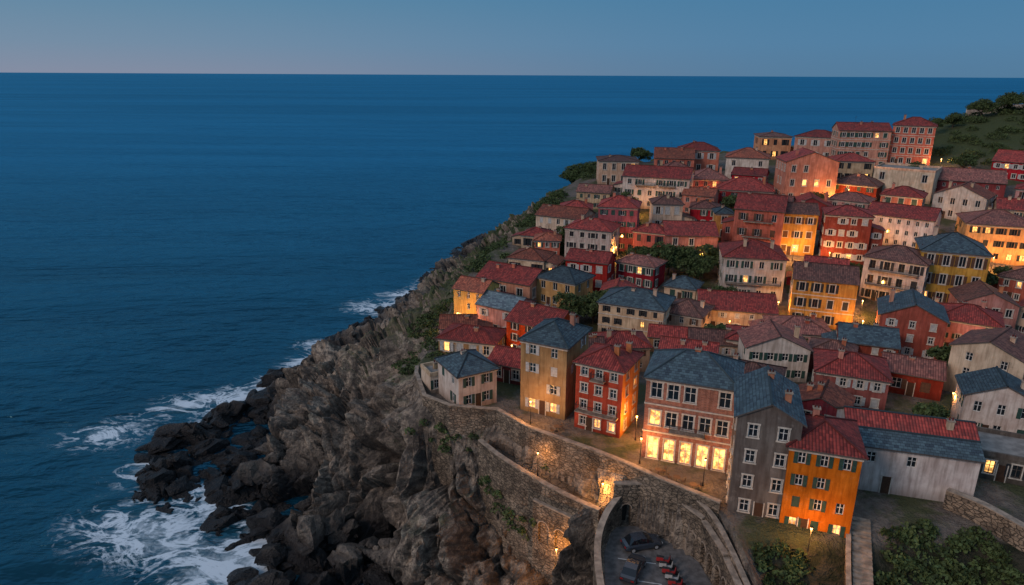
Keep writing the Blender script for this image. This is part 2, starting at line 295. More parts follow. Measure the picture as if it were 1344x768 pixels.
for bx,by,br,ba in ((-78,116,9,.75),(-69,128,8,.7),(-58,133,8,.7),(-53,141,6,.65),(-60,89,10,.65),(-50,84,9,.65),(-42,77,7,.75),(-36,84,6,.6),(-46,95,6,.45),(-42,192,10,.7),(-37,204,7,.65),(-51,151,6,.65),(-17,76,3.5,.5),(-51,162,6,.55),(-66,103,6,.55)):
    foam+=ba*np.exp(-((SX-bx)/br)**2-((SY-by)/(br*.7))**2)
foam=np.where(sel,np.clip(foam,0,1.),0)*np.where(SX>5,.3,1)
SEA=gridmesh('sea',np.stack([SX,SY,np.zeros_like(SX)],-1).reshape(-1,3),SX.shape[0],SX.shape[1],{'foam':foam},m)
# ------------------------------------------------------------------ boulders
RK=bpy.data.materials['cliff_rock_and_ground']
tmpl=[]
for k in range(10):
    bm=bmesh.new()
    for i in range(26):
        v=Vector([random.gauss(0,1) for _ in range(3)]).normalized()*random.uniform(.7,1.1); bm.verts.new((v.x*1.1,v.y,v.z*.75))
    r=bmesh.ops.convex_hull(bm,input=bm.verts); bmesh.ops.delete(bm,geom=[g for g in r['geom_interior'] if isinstance(g,bmesh.types.BMVert)],context='VERTS')
    bmesh.ops.subdivide_edges(bm,edges=bm.edges[:],cuts=1,use_grid_fill=True)
    for v in bm.verts: v.co+=v.co.normalized()*nn(v.co*2+Vector((k,0,0)))*.25
    bm.verts.index_update(); tmpl.append((np.array([v.co[:] for v in bm.verts]),[[v.index for v in f.verts] for f in bm.faces])); bm.free()
mb=MB(); cand=np.argwhere((Z>-1.6)&(Z<5)&(X<6)&(Y<250)&(X>-72)&(~IN)&(dC>2))
np.random.shuffle(cand)
for (j,i) in cand[:520]:
    s=random.choice([.4,.5,.7,.9,1.2,1.6,2.2]) if random.random()<.94 else 2.8
    V,F=tmpl[random.randrange(10)]; a=random.uniform(0,6.3); R=np.array([[math.cos(a),-math.sin(a),0],[math.sin(a),math.cos(a),0],[0,0,1]])
    zz=max(out[idx[j,i]][2],-.4)
    W=(V*s*np.array([random.uniform(.8,1.3),random.uniform(.8,1.2),random.uniform(.7,1.2)]))@R.T+np.array([X[j,i],Y[j,i],zz]); b0=len(mb.v)
    mb.v.extend(map(tuple,W))
    for f in F: mb.f.append(tuple(b0+q for q in f)); mb.m.append(0); mb.uv.append(None)
mb.obj('coastal_boulders',[RK])
# ------------------------------------------------------------------ buildings
def window(fac,u0,u1,z0,z1,mb,near,style,lit,wm=0):
    O,u,n=fac
    def P(a,z,k): return (O[0]+u[0]*a+n[0]*k,O[1]+u[1]*a+n[1]*k,z)
    def fb(M,a0,a1,zz0,zz1,k0,k1,mi):
        M.hexa([P(a0,zz0,k1),P(a1,zz0,k1),P(a1,zz0,k0),P(a0,zz0,k0),P(a0,zz1,k1),P(a1,zz1,k1),P(a1,zz1,k0),P(a0,zz1,k0)],mi)
    r=.2; W=mb['walls']
    W.face([P(u0,z0,0),P(u0,z0,-r),P(u0,z1,-r),P(u0,z1,0)],wm); W.face([P(u1,z0,-r),P(u1,z0,0),P(u1,z1,0),P(u1,z1,-r)],wm)
    W.face([P(u0,z1,-r),P(u1,z1,-r),P(u1,z1,0),P(u0,z1,0)],wm); W.face([P(u0,z0,0),P(u1,z0,0),P(u1,z0,-r),P(u0,z0,-r)],wm)
    g=mb['window_glass']; g.face([P(u0,z0,-r+.01),P(u1,z0,-r+.01),P(u1,z1,-r+.01),P(u0,z1,-r+.01)],lit)
    F=mb['window_frames']; t=.07
    fb(F,u0+.005,u0+t,z0+.005,z1-.005,-.17,-.1,0); fb(F,u1-t,u1-.005,z0+.005,z1-.005,-.17,-.1,0); fb(F,u0+t,u1-t,z1-t,z1-.005,-.17,-.1,0); fb(F,u0+t,u1-t,z0+.005,z0+t,-.17,-.1,0)
    um=(u0+u1)/2; fb(F,um-.035,um+.035,z0+t,z1-t,-.165,-.105,0)
    if near:
        zm=z0+(z1-z0)*.6; fb(F,u0+t,um-.035,zm-.025,zm+.025,-.16,-.11,0); fb(F,um+.035,u1-t,zm-.025,zm+.025,-.16,-.11,0)
    if style.get('trim',True):
        T=mb['window_trim']; s=.13
        fb(T,u0-s,u0,z0,z1,-.02,.045,0); fb(T,u1,u1+s,z0,z1,-.02,.045,0); fb(T,u0-s-.04,u1+s+.04,z1,z1+s*1.2,-.02,.07,0); fb(T,u0-s-.06,u1+s+.06,z0-.11,z0,-.02,.13,0)
    if style.get('shut') is not None and random.random()<.8:
        Sx=mb['shutters']; sw=(u1-u0)*.5; k=random.random()
        o=.14 if style.get('trim',True) else .01
        if k<.18:
            fb(Sx,u0+.02,u1-.02,z0+.02,z1-.02,-.08,-.03,0)
        else:
            for a0,a1 in ((u0-o-sw,u0-o),(u1+o,u1+o+sw)):
                fb(Sx,a0,a1,z0,z1,.02,.065,0)
                if near:
                    for q in range(5):
                        zq=z0+.1+(z1-z0-.2)*q/4.; fb(Sx,a0+.06,a1-.06,zq-.03,zq+.03,.065,.085,0)
def facade(fac,L,h,floors,cols,mb,near,style,litp,wm=0):
    O,u,n=fac
    def P(a,z): return (O[0]+u[0]*a,O[1]+u[1]*a,z)
    fh=h/floors; ww=min(1.15,max(.6,fh*.34))*style.get('ws',1); hh=fh*.52*style.get('hs',1)
    us=[0.]
    for c in range(cols):
        cc=L*(c+.5)/cols if cols>1 else L*.5
        cc=L*.5+(cc-L*.5)*.94
        us+=[cc-ww/2,cc+ww/2]
    us.append(L); zs=[-4.]
    for k in range(floors):
        z0=k*fh+fh*.27; z1=z0+hh
        if k==0: z0=.05 if style.get('doors') else z0
        zs+=[z0,z1]
    zs.append(h); W=mb['walls']
    for i in range(len(us)-1):
        for j in range(len(zs)-1):
            a0,a1,z0,z1=us[i],us[i+1],zs[j],zs[j+1]
            if i%2==1 and j%2==1 and cols>0 and random.random()>=style.get('skip',.06):
                k=(j-1)//2; l0=style.get('lit0')
                lt=1 if random.random()<(l0 if (l0 and k==0) else litp) else 0
                if lt and k==0 and l0: lt=2
                st=dict(style)
                if k==0 and style.get('doors'): st['shut']=None
                window(fac,a0,a1,z0,z1,mb,near,st,lt,wm); continue
            W.face([P(a0,z0),P(a1,z0),P(a1,z1),P(a0,z1)],wm)
def balcony(mb,a0,a1,z,dep=.9):
    B=mb['balcony']; B.box(a0,a1,-dep,-.005,z-.14,z,0)
    y=-dep+.04
    n=int((a1-a0)/.16)
    for i in range(n+1):
        x=a0+.04+(a1-a0-.08)*i/n; B.beam((x,y,z),(x,y,z+.9),.018,1,4)
    for x in (a0+.04,a1-.04):
        for k in range(5): B.beam((x,y+(dep-.1)*k/5,z),(x,y+(dep-.1)*k/5,z+.9),.018,1,4)
        B.beam((x,y,z+.92),(x,-.02,z+.92),.03,1,4)
    B.beam((a0+.02,y,z+.92),(a1-.02,y,z+.92),.03,1,4)
    for x in (a0+.25,a1-.35): B.hexa([(x,-.05,z-.55),(x+.12,-.05,z-.55),(x+.12,-.005,z-.55),(x,-.005,z-.55),(x,-dep*.8,z-.142),(x+.12,-dep*.8,z-.142),(x+.12,-.005,z-.142),(x,-.005,z-.142)],0)
def slopeface(R,f,th,mi=0):
    P=[Vector(p) for p in f]; nv=(P[1]-P[0]).cross(P[2]-P[0]).normalized(); ua=Vector((0,0,1)).cross(nv).normalized(); va=nv.cross(ua)
    R.face(f,mi,[(p.dot(ua),p.dot(va)) for p in P]); R.face([(p[0],p[1],p[2]-th) for p in reversed(f)],1)
def roofpart(mb,w,d,h,kind,pitch,split=False):
    R=mb['roof']; o=.38; x0,x1,y0,y1=-w/2-o,w/2+o,-o,d+o; th=.16
    if kind=='f':
        R.box(-w/2+.18,w/2-.18,.18,d-.18,h-.1,h+.06,1)
        Wl=mb['parapet']
        Wl.box(-w/2-.06,w/2+.06,-.06,.2,h+.001,h+.55,0);Wl.box(-w/2-.06,w/2+.06,d-.2,d+.06,h+.001,h+.55,0);Wl.box(-w/2-.06,-w/2+.2,.2,d-.2,h+.001,h+.55,0);Wl.box(w/2-.2,w/2+.06,.2,d-.2,h+.001,h+.55,0); return h+.06
    ez=h-o*pitch+th; mi=[0,0,0,0]
    if kind=='h':
        if w>=d:
            s=(d+2*o)/2; r=ez+s*pitch; A=(x0+s,d/2,r);B=(x1-s,d/2,r)
            fs=[[(x0,y0,ez),(x1,y0,ez),B,A],[(x1,y1,ez),(x0,y1,ez),A,B],[(x1,y0,ez),(x1,y1,ez),B],[(x0,y1,ez),(x0,y0,ez),A]]
        else:
            s=(w+2*o)/2; r=ez+s*pitch; A=(0,y0+s,r);B=(0,y1-s,r)
            fs=[[(x0,y0,ez),(x1,y0,ez),A],[(x1,y1,ez),(x0,y1,ez),B],[(x1,y0,ez),(x1,y1,ez),B,A],[(x0,y1,ez),(x0,y0,ez),A,B]]
    elif kind=='g':
        s=(d+2*o)/2; r=ez+s*pitch; x0+=.15;x1-=.15; A=(x0,d/2,r);B=(x1,d/2,r)
        fs=[[(x0,y0,ez),(x1,y0,ez),B,A],[(x1,y1,ez),(x0,y1,ez),A,B]]
        if split:
            t=.5; A2=(x0,y0+s*t,ez+s*t*pitch); B2=(x1,y0+s*t,ez+s*t*pitch)
            fs=[[(x0,y0,ez),(x1,y0,ez),B2,A2],[A2,B2,B,A],[(x1,y1,ez),(x0,y1,ez),A,B]]; mi=[0,3,3]
        g=h+pitch*d/2
        mb['walls'].face([(w/2,0,h),(w/2,d,h),(w/2,d/2,g)],0); mb['walls'].face([(-w/2,d,h),(-w/2,0,h),(-w/2,d/2,g)],0)
    else:
        s=(w+2*o)/2; r=ez+s*pitch; y0+=.15;y1-=.15; A=(0,y0,r);B=(0,y1,r)
        fs=[[(x1,y0,ez),(x1,y1,ez),B,A],[(x0,y1,ez),(x0,y0,ez),A,B]]
        g=h+pitch*w/2
        mb['walls'].face([(-w/2,0,h),(w/2,0,h),(0,0,g)],0); mb['walls'].face([(w/2,d,h),(-w/2,d,h),(0,d,g)],0)
    ec={}
    for f,q in zip(fs,mi):
        slopeface(R,f,th,q)
        for i in range(len(f)):
            a,b2=f[i],f[(i+1)%len(f)]; k=tuple(sorted((a,b2))); ec.setdefault(k,[]).append((a,b2))
    for k,l in ec.items():
        a,b2=l[0]
        if len(l)==1: R.face([(a[0],a[1],a[2]-th),(b2[0],b2[1],b2[2]-th),b2,a],1)
        else: R.beam(a,b2,.12,2,6)
    return r
BN=0
def building(x,y,w,h,wall='W',roof='r',kind='h',fl=2,yaw=None,d=None,cols=None,shut=-1,trim=None,bal=None,lit=.09,lit0=None,name=None,z=None,pitch=None,doors=False,courses=False,side=None,ws=1,hs=1,skip=.06,annex=None,split=False):
    global BN; BN+=1
    if annex is None: annex=name is None and random.random()<.4
    if yaw is None: yaw=-math.degrees(math.atan2(x,y))*.75-4+random.uniform(-16,16)
    if d is None: d=min(11,max(5.5,w*random.uniform(.75,1.05)))
    if name is None and roof=='r': roof=random.choice('rrrrrrroop')
    elif name is None and roof=='b': roof=random.choice('bbbrps')
    if name is None and y>118: h*=random.uniform(.95,1.22)
    th=math.radians(yaw); view=math.atan2(x,y)+th
    w=w/max(.75,math.cos(view))
    if z is None: z=float(zt(x,y))
    dist=math.hypot(x,y); near=dist<125
    base={'K':'brick_building'}.get(wall,WN[wall]+('_house' if fl<=3 else '_apartment_building'))
    e=empty(name or base,(x,y,z),yaw)
    mb={k:MB() for k in ('walls','window_glass','window_frames','window_trim','shutters','roof','parapet','cornice','chimney','balcony','door')}
    if shut==-1: shut=random.choice([None,None,SHG,SHB,SHW,SHK,SHG])
    if trim is None: trim=random.random()<.55
    st={'trim':trim,'shut':shut,'lit0':lit0,'doors':doors,'ws':ws*random.uniform(.88,1.1),'hs':hs*random.uniform(.85,1.08),'skip':skip}
    fh=h/fl
    cf=cols or max(1,int(round(w/(max(2.1,fh*.82)*random.uniform(.95,1.3)))))
    cs=max(1,int(round(d/3.0)))
    facs={'f':((-w/2,0),(1,0),(0,-1)),'r':((w/2,0),(0,1),(1,0)),'l':((-w/2,d),(0,-1),(-1,0)),'b':((w/2,d),(-1,0),(0,1))}
    facade(facs['f'],w,h,fl,cf,mb,near,st,lit)
    s2=dict(st); s2['lit0']=None; s2['skip']=.3; s2['doors']=False
    for k in ('r','l','b'): facade(facs[k],d if k!='b' else w,h,fl,cs if k!='b' else cf,mb,near,s2,lit*.7,1 if (k=='r' and side) else 0)
    if pitch is None: pitch={'s':.5}.get(roof,.42)*random.uniform(.85,1.15)
    rz=roofpart(mb,w,d,h,kind,pitch,split)
    if annex:
        sg=random.choice((-1,1)); aw=random.uniform(1.8,3.2); y0=random.uniform(.4,d*.35); ad=(d-y0)*random.uniform(.6,.95); ah=max(2.3,fh*max(1,fl-1)*.95); ah=min(ah,h-.9); dz=.75
        if sg>0: F3=[((w/2,y0),(1,0),(0,-1),aw),((w/2+aw,y0),(0,1),(1,0),ad),((w/2+aw,y0+ad),(-1,0),(0,1),aw)]
        else: F3=[((-w/2-aw,y0),(1,0),(0,-1),aw),((-w/2-aw,y0+ad),(0,-1),(-1,0),ad),((-w/2,y0+ad),(-1,0),(0,1),aw)]
        for (O,u,n,L) in F3: facade((O,u,n),L,ah,max(1,fl-1),1 if L<4 else 2,mb,near,s2,lit)
        a,c=sg*w/2,sg*(w/2+aw); Wm=mb['walls']
        Wm.face([(a,y0,ah),(c,y0,ah),(a,y0,ah+dz)],0); Wm.face([(a,y0+ad,ah),(c,y0+ad,ah),(a,y0+ad,ah+dz)],0)
        k=dz/aw; e0=c+sg*.3; f=[(a,y0-.25,ah+dz+.16),(e0,y0-.25,ah-.3*k+.16),(e0,y0+ad+.25,ah-.3*k+.16),(a,y0+ad+.25,ah+dz+.16)]
        if sg<0: f=f[::-1]
        slopeface(mb['roof'],f,.16)
        for i in range(4):
            p,q=f[i],f[(i+1)%4]; mb['roof'].face([(p[0],p[1],p[2]-.16),(q[0],q[1],q[2]-.16),q,p],1)
    if kind in 'h':
        C=mb['cornice']; zc=h-.5 if near else h-.45
        for q,(a0,a1,b0,b1) in enumerate(((-w/2-.1,w/2+.1,-.1,-.004),(-w/2-.1,w/2+.1,d+.004,d+.1),(-w/2-.1,-w/2-.004,-.004,d+.004),(w/2+.004,w/2+.1,-.004,d+.004))): C.box(a0,a1,b0,b1,zc,zc+.2,0)
    if courses:
        C=mb['cornice']
        for k in range(1,fl):
            zc=k*fh+.02; C.box(-w/2-.07,w/2+.07,-.07,-.003,zc,zc+.16,0); C.box(w/2+.003,w/2+.07,-.003,d,zc,zc+.16,0); C.box(-w/2-.07,-w/2-.003,-.003,d,zc,zc+.16,0)
    for q in range(random.choice([1,1,2]) if kind!='f' else 1):
        cx=random.uniform(-w*.36,w*.36); cy=d*random.uniform(.3,.75); C=mb['chimney']; cz=max(h+.9,rz+random.uniform(-.2,.5)); C.box(cx-.3,cx+.3,cy-.25,cy+.25,h-.2,cz,0); C.box(cx-.38,cx+.38,cy-.33,cy+.33,cz,cz+.12,1)
        for q2 in (-.15,.15): C.beam((cx+q2,cy,cz+.12),(cx+q2,cy,cz+.4),.09,2,8,.075)
    if random.random()<.4:
        C=mb['chimney']; cx=random.uniform(-w*.3,w*.3); cy=d*.5; C.beam((cx,cy,h),(cx,cy,rz+1.9),.025,3,4)
        for q in range(4): C.beam((cx-.45+.06*q,cy,rz+1.3+.17*q),(cx+.45-.06*q,cy,rz+1.3+.17*q),.015,3,4)
    if bal:
        for (a0,a1,k) in bal: balcony(mb,-w/2+a0*w,-w/2+a1*w,k*fh+fh*.22)
    D=mb['door']; dx=-w/2+w/cf if cf>1 else w*.33
    if cf>1 and not doors:
        D.box(dx-.42,dx+.42,-.05,-.004,0,min(2.0,fh*.8),0); D.box(dx-.52,dx-.42,-.09,-.004,0,min(2.1,fh*.84),1); D.box(dx+.42,dx+.52,-.09,-.004,0,min(2.1,fh*.84),1)
    mats={'walls':[WALL[wall],WALL[side or wall]],'window_glass':[GLASS,LIT,LITB],'window_frames':[WFRAME if shut!=SHK else TRIMD],'window_trim':[TRIM],'shutters':[shut or SHG],'roof':[ROOF.get(roof,ROOF['r']) if kind!='f' else CONC,CONC if kind=='f' else TRIMD,ROOF.get(roof),ROOF['r']],'parapet':[WALL[wall]],'cornice':[TRIM],'chimney':[WALL['C'] if wall in 'WCY' else WALL['S'],COPE,ROOF['r'],IRON],'balcony':[COPE,IRON],'door':[DOORM,TRIM]}
    for k,M in mb.items():
        if M.f: M.obj(k,mats[k],e)
    return e
B=building
B(-4.4,81.7,5.0,5.1,'W','s','h',2,yaw=30,d=6.5,trim=False,shut=SHG,name='white_clifftop_house',lit=0,bal=None)
B(-9.6,86.4,3.2,2.6,'C','b','f',1,yaw=28,d=3.6,name='flat_roofed_annex',lit=0)
B(4.0,79.6,5.8,10.0,'T','s','h',4,yaw=-27,d=7.5,cols=2,lit=.1,shut=SHW,courses=False,lit0=.5,name='tan_apartment_building')
B(10.5,75.0,5.6,8.9,'R','r','h',4,yaw=-29,d=6.2,cols=3,lit=.02,shut=None,bal=[(.05,.95,1),(.35,.65,3)],lit0=0.3,name='red_townhouse',side='O',trim=True)  # orange right wall: lamp glow painted into the side colour
B(19.6,67.8,9.7,10.2,'K','s','h',3,yaw=-20,d=7.5,cols=5,shut=None,trim=True,courses=True,lit=.03,lit0=1.,doors=True,bal=[(.3,.7,1)],name='brick_building')
B(24.7,58.4,5.8,11.2,'G','s','v',4,yaw=-17,d=9,cols=2,shut=None,trim=True,lit=.03,name='grey_townhouse',z=23.5,pitch=.55)
B(29.5,56.4,6.2,9.6,'O','r','h',4,yaw=-18,d=7,cols=3,shut=SHG,trim=False,lit=.0,lit0=.9,z=23,name='orange_apartment_building')
B(41.4,61.9,11.6,5.4,'W','s','g',2,yaw=-16,d=8.0,cols=3,shut=None,trim=False,lit=0,pitch=.5,name='white_cottage',skip=.5,split=True)
B(58.4,73.3,7.4,5.5,'W','s','v',2,yaw=-24,shut=SHG,trim=False)
B(54.4,64.2,7.5,2.8,'G','s','f',1,yaw=-24,d=6,name='flat_roofed_outbuilding')
B(44.8,82.1,8.6,4.6,'D','r','h',2,yaw=-22,shut=SHW,trim=True,cols=4,name='dark_red_house')
B(38.3,90.8,8.4,5.0,'W','b','v',2,yaw=-8,trim=False)
B(40.5,115.7,13.4,3.9,'C','r','g',2,yaw=-12,name='cream_house')
B(33.3,100.9,9.8,2.4,'C','b','g',1,yaw=-12,d=6,annex=False)
B(20.3,110.3,11.0,6.4,'C','s','h',3,yaw=-24,d=8,shut=SHK,courses=True)
B(29.5,111.7,6.6,4.6,'C','b','h',2,yaw=-30,d=7)
B(26.1,103.5,7.6,2.6,'T','b','g',1,yaw=-14,d=5,annex=False)
B(8.3,125.6,7.4,5.4,'T','s','h',2,yaw=-35)
B(15.0,133.4,8.4,5.5,'R','b','g',2,yaw=-22)
B(25.0,133.9,7.6,4.2,'D','b','h',2,yaw=-34)
B(-8.0,118.8,5.4,6.0,'Y','r','g',3,yaw=-28,lit0=.6,d=6)
B(-2.9,113.2,6.6,5.2,'P','g','g',2,yaw=-32,d=7)
B(2.8,100.5,7.5,5.6,'R','b','g',3,yaw=-34,d=8,side='P')
B(-7.2,100.3,8.8,2.9,'T','b','h',1,yaw=-16,d=6.5,annex=False)
B(-.7,89.5,5.4,2.8,'D','r','g',1,yaw=-25,d=6,annex=False)
B(-1.8,128.5,10.3,3.8,'S','r','g',1,yaw=-30)
B(2.9,140.1,7.5,3.2,'C','r','h',1,yaw=-20)
B(7.8,148.4,5.6,3.8,'S','r','h',2,yaw=-5)
B(16.5,146.3,10.0,7.0,'W','r','h',3,yaw=-22,d=8)
B(11.1,162.6,11.0,5.0,'C','r','g',2,yaw=-28,side='S')
B(23.9,153.1,8.8,9.9,'R','r','h',4,yaw=-14,d=8)
B(38.2,182.7,17.5,8.2,'W','r','g',3,yaw=-20,d=10,bal=[(.2,.5,2),(.6,.9,1),(.55,.8,2)])
B(32.4,210.2,12.,6.2,'C','b','h',2,pitch=.2)
B(49.8,213.0,12.0,6,'S','r','g',2)
B(58.7,217.7,12.0,7.5,'S','r','h',2)
B(37.8,164.6,7.1,6.5,'C','b','h',2,yaw=-5)
B(39.1,145.3,11.0,5.8,'S','r','g',2,lit=.15)
B(30.3,147.9,7.0,5.5,'R','r','h',2)
B(69.3,204.0,12.0,6.2,'W','r','h',2)
B(87.2,231.2,9.8,6.6,'O','b','h',2,pitch=.2)
B(97.0,223.2,12.5,7.2,'P','r','h',2)
B(104.9,208.3,14,11.2,'S','r','g',4,yaw=-12,d=9,trim=True,courses=True,lit=.1,name='salmon_apartment_building')
B(118,206.0,11,11.8,'S','r','h',4,yaw=-30,d=9,trim=True,courses=True,lit=.1,name='salmon_apartment_building')
B(78.5,180.3,12.5,9.4,'S','r','v',3,lit=.12,side='Y')  # yellow right wall stands in for lamplight on the salmon side
B(61.0,178.8,14,5,'D','r','h',2)
B(54.5,188.6,10.,4.8,'R','r','h',2)
B(54.4,148.8,10.3,8.5,'R','r','g',3,bal=[(.2,.8,1),(.2,.8,2)],side='O')
B(63.1,148.2,7.7,8.8,'Y','b','g',3,lit=.15,lit0=.4,annex=False)
B(72.0,144.0,9.0,8.6,'D','r','h',4,shut=SHW)
B(86.9,151.1,13.5,7.2,'W','r','g',3)
B(102.5,180.1,14,6.8,'C','b','f',2)
B(119.1,177.7,15.0,4.5,'D','r','g',2)
B(108.5,165.0,11,5,'W','r','v',2)
B(104.2,142.7,12.4,8.4,'Y','b','h',3,lit=.2,lit0=.6)
B(83.8,125.1,11.0,9.8,'Y','s','h',3,lit=.04,lit0=.5,shut=SHB,yaw=-24)
B(73.5,126.7,10.6,7.9,'W','b','h',3,bal=[(.08,.92,1),(.1,.9,2)],shut=SHK,yaw=-38)
B(56.3,117.4,10.6,8.9,'Y','b','g',3,lit=.08,shut=SHK,trim=True,courses=True,yaw=-20)
B(47.2,128.4,11.5,7.6,'W','r','h',3,yaw=-12,lit=.05,bal=[(.05,.95,1)])
B(63.4,101.5,9.2,6.7,'R','s','v',3,shut=SHW,trim=True,yaw=-26)
B(84.2,114.0,8.4,5.8,'P','b','v',2)
B(63.7,84.6,8.4,6.8,'C','b','v',3,shut=None,cols=2,trim=False,yaw=-50)
B(75.0,91.3,6,4.8,'W','s','h',2)
B(55.0,85.8,7.4,3.2,'D','r','g',1)
B(48.0,105.4,9.1,3,'P','b','h',1)
B(99.5,126.5,8.9,4.8,'R','b','h',2)
B(139.0,187.1,15,4.8,'R','r','g',2)
B(49.7,157.8,3.9,6.6,'Y','b','h',2)
B(47.2,166.3,6.6,4.2,'R','r','h',2)
B(90.0,180.3,11.1,4.4,'D','b','h',2)
for (x,y,w,h,wl,rf,kd,f) in ((62,165,10,5,'C','r','g',2),(72,163,10,5.5,'D','r','v',2),(82,166,9,5,'P','b','h',2),(48,176,8,5,'S','r','g',2),(28,172,8,5,'P','b','h',2),(22,186,9,4.5,'C','r','g',2),
 (48,198,11,5.5,'C','r','h',2),(66,192,9,5,'R','r','g',2),(84,196,11,5.5,'C','r','v',2),(95,166,9,5.5,'S','r','h',2),(118,156,10,5.5,'C','r','g',2),(128,165,10,5.5,'P','r','h',2),(131,148,11,6,'W','r','h',3),
 (93,140,7,4,'D','r','h',2),(62,130,8,4.5,'D','r','g',2),(92,112,7,5,'C','r','v',2),(74,104,9,5.5,'P','r','h',3),(70,77,7,5,'C','b','h',2),(54,96,8,4,'D','b','g',2),(100,108,9,6,'W','b','h',3),(112,122,10,7,'O','r','h',3),(75,114,7,3.6,'C','r','h',2),
 (37,100,6,3.2,'P','r','h',1),(47,93,6,3.4,'D','b','h',1),(6,110,6,3.5,'D','r','h',2),(10,92,7,3.4,'D','b','g',1),(17,94,7,4,'C','r','h',2),(25,90,8,4,'W','r','g',2),(30,79,7,5.2,'C','b','h',2),(37,74,6,4,'D','r','v',1),(86,90,8,5,'D','r','h',2),(84,78,9,6,'W','b','h',2),(5,154,6,3,'C','r','h',1),(16,172,8,4,'S','r','h',1),(120,138,8,5,'P','s','h',2),(33,128,6,3,'C','s','h',1),(97,196,10,5,'C','b','h',2),(-4,120,5,3.5,'S','r','h',1),(-9,107,6,3.2,'P','r','g',1),(20,124,6,3.6,'P','r','v',1)):
    B(x,y,w,h,wl,rf,kd,f)
# ------------------------------------------------------------------ walls & terraces
def catmull(P,n=6):
    P=[Vector(p) for p in P]; o=[]
    for i in range(len(P)-1):
        p0=P[max(0,i-1)];p1=P[i];p2=P[i+1];p3=P[min(len(P)-1,i+2)]
        for k in range(n):
            t=k/n; o.append(.5*((2*p1)+(-p0+p2)*t+(2*p0-5*p1+4*p2-p3)*t*t+(-p0+3*p1-3*p2+p3)*t**3))
    o.append(P[-1]); return o
def wall(name,pts,th=.5,curve=True,mat=STONE,cope=True):
    Pn=[tuple(v) for v in catmull([Vector((p[0],p[1],p[2])) for p in pts])] if curve else [p[:3] for p in pts]
    n=6 if curve else 1; zb=[]
    for i in range(len(pts)-1):
        for k in range(n): zb.append(pts[i][3]+(pts[i+1][3]-pts[i][3])*k/n)
    zb.append(pts[-1][3]); M=MB(); Lp=[]
    for i,p in enumerate(Pn):
        a=Vector(Pn[max(0,i-1)][:2]);c=Vector(Pn[min(len(Pn)-1,i+1)][:2]); t=(c-a).normalized(); Lp.append(Vector((-t.y,t.x)))
    for i in range(len(Pn)-1):
        def q(j,s,z): return (Pn[j][0]+Lp[j].x*s,Pn[j][1]+Lp[j].y*s,z)
        a,c=i,i+1; h2=th/2
        M.hexa([q(a,-h2,zb[a]),q(c,-h2,zb[c]),q(c,h2,zb[c]),q(a,h2,zb[a]),q(a,-h2,Pn[a][2]),q(c,-h2,Pn[c][2]),q(c,h2,Pn[c][2]),q(a,h2,Pn[a][2])],0)
        if cope:
            k=h2+.05; M.hexa([q(a,-k,Pn[a][2]+.003),q(c,-k,Pn[c][2]+.003),q(c,k,Pn[c][2]+.003),q(a,k,Pn[a][2]+.003),q(a,-k,Pn[a][2]+.14),q(c,-k,Pn[c][2]+.14),q(c,k,Pn[c][2]+.14),q(a,k,Pn[a][2]+.14)],1)
    return M.obj(name,[mat,COPE])
wall('terrace_retaining_wall',[(-14.6,97,23,14),(-14.0,92,24.2,15),(-11.7,83.2,24.9,12),(-8,80.3,24.9,10),(-1.8,79.2,24.9,11),(2.3,74.5,24.9,9),(9.7,69.2,24.9,9),(13,66.5,24.9,12),(16,63.6,24.9,14),(21.2,59.3,24.9,15)],.45,False)
wall('ramp_outer_wall',[(-4,77.5,21.4,8),(-1,73.6,21.2,7),(3.5,69.2,20.8,7),(7.6,66.0,20.4,8),(9.8,64.3,20.4,8)],.5)
wall('court_outer_wall',[(12.2,65.4,21.8,12),(10.3,63.2,20.6,8),(9.1,60,19.6,8),(8.7,55,19.2,6),(8.8,48,19.2,5),(9,38,19.2,4)],.6)
wall('walkway_parapet_wall',[(15.8,64.0,24.2,14),(18.6,62,24.2,14),(20.3,58.6,23.8,14),(20.9,54,23.2,14),(21.2,48,22.5,14),(21.4,38,22,14)],.4)
wall('garden_retaining_wall',[(44.4,60.1,26,19),(46.3,57.5,26.1,19),(47.7,54,26.2,19),(49.5,50,26.2,19),(52,44,26.2,18)],.7)
wall('boundary_wall',[(33.2,57.2,24.6,21),(31.4,53,23.2,19),(29.6,48.5,21.9,18),(28,44,20.8,17)],.35)
wall('white_boundary_wall',[(158,246,float(zt(158,246))+2.6,40),(166,247,float(zt(166,247))+2.6,40),(190,244,float(zt(190,244))+3.5,40),(205,240,float(zt(205,240))+4,38)],.5,False,WALL['W'])
mb=MB(); L1=catmull([(-4,77.5,19.9),(-1,73.6,19.8),(3.5,69.2,19.5),(7.6,66,19.2),(9.8,64.3,18.6)]); L2=catmull([(-1.5,79.2,19.9),(2.5,74.4,19.8),(6.2,71.7,19.5),(9.8,69.2,19.2),(13,66.4,18.6)])
for i in range(len(L1)-1): mb.face([L1[i],L1[i+1],L2[i+1],L2[i]],0); mb.face([L1[i]-Vector((0,0,8)),L1[i+1]-Vector((0,0,8)),L1[i+1],L1[i]],0)
mb.obj('ramp_road',[PAVE])
ASPH=plain('asphalt',(.13,.12,.115),.9,.35,1.5)
mb=MB(); mb.face([(x,y,17.95) for x,y in COURT],0)
for k in range(4): mb.face([(11.2,59.4-3*k,17.956),(15.0,58.6-3*k,17.956),(15.0,58.72-3*k,17.956),(11.2,59.52-3*k,17.956)],1)
mb.obj('courtyard_road',[ASPH,plain('white_road_paint',(.5,.5,.48),.7)])
DARK=plain('dark_recess',(.03,.025,.02))
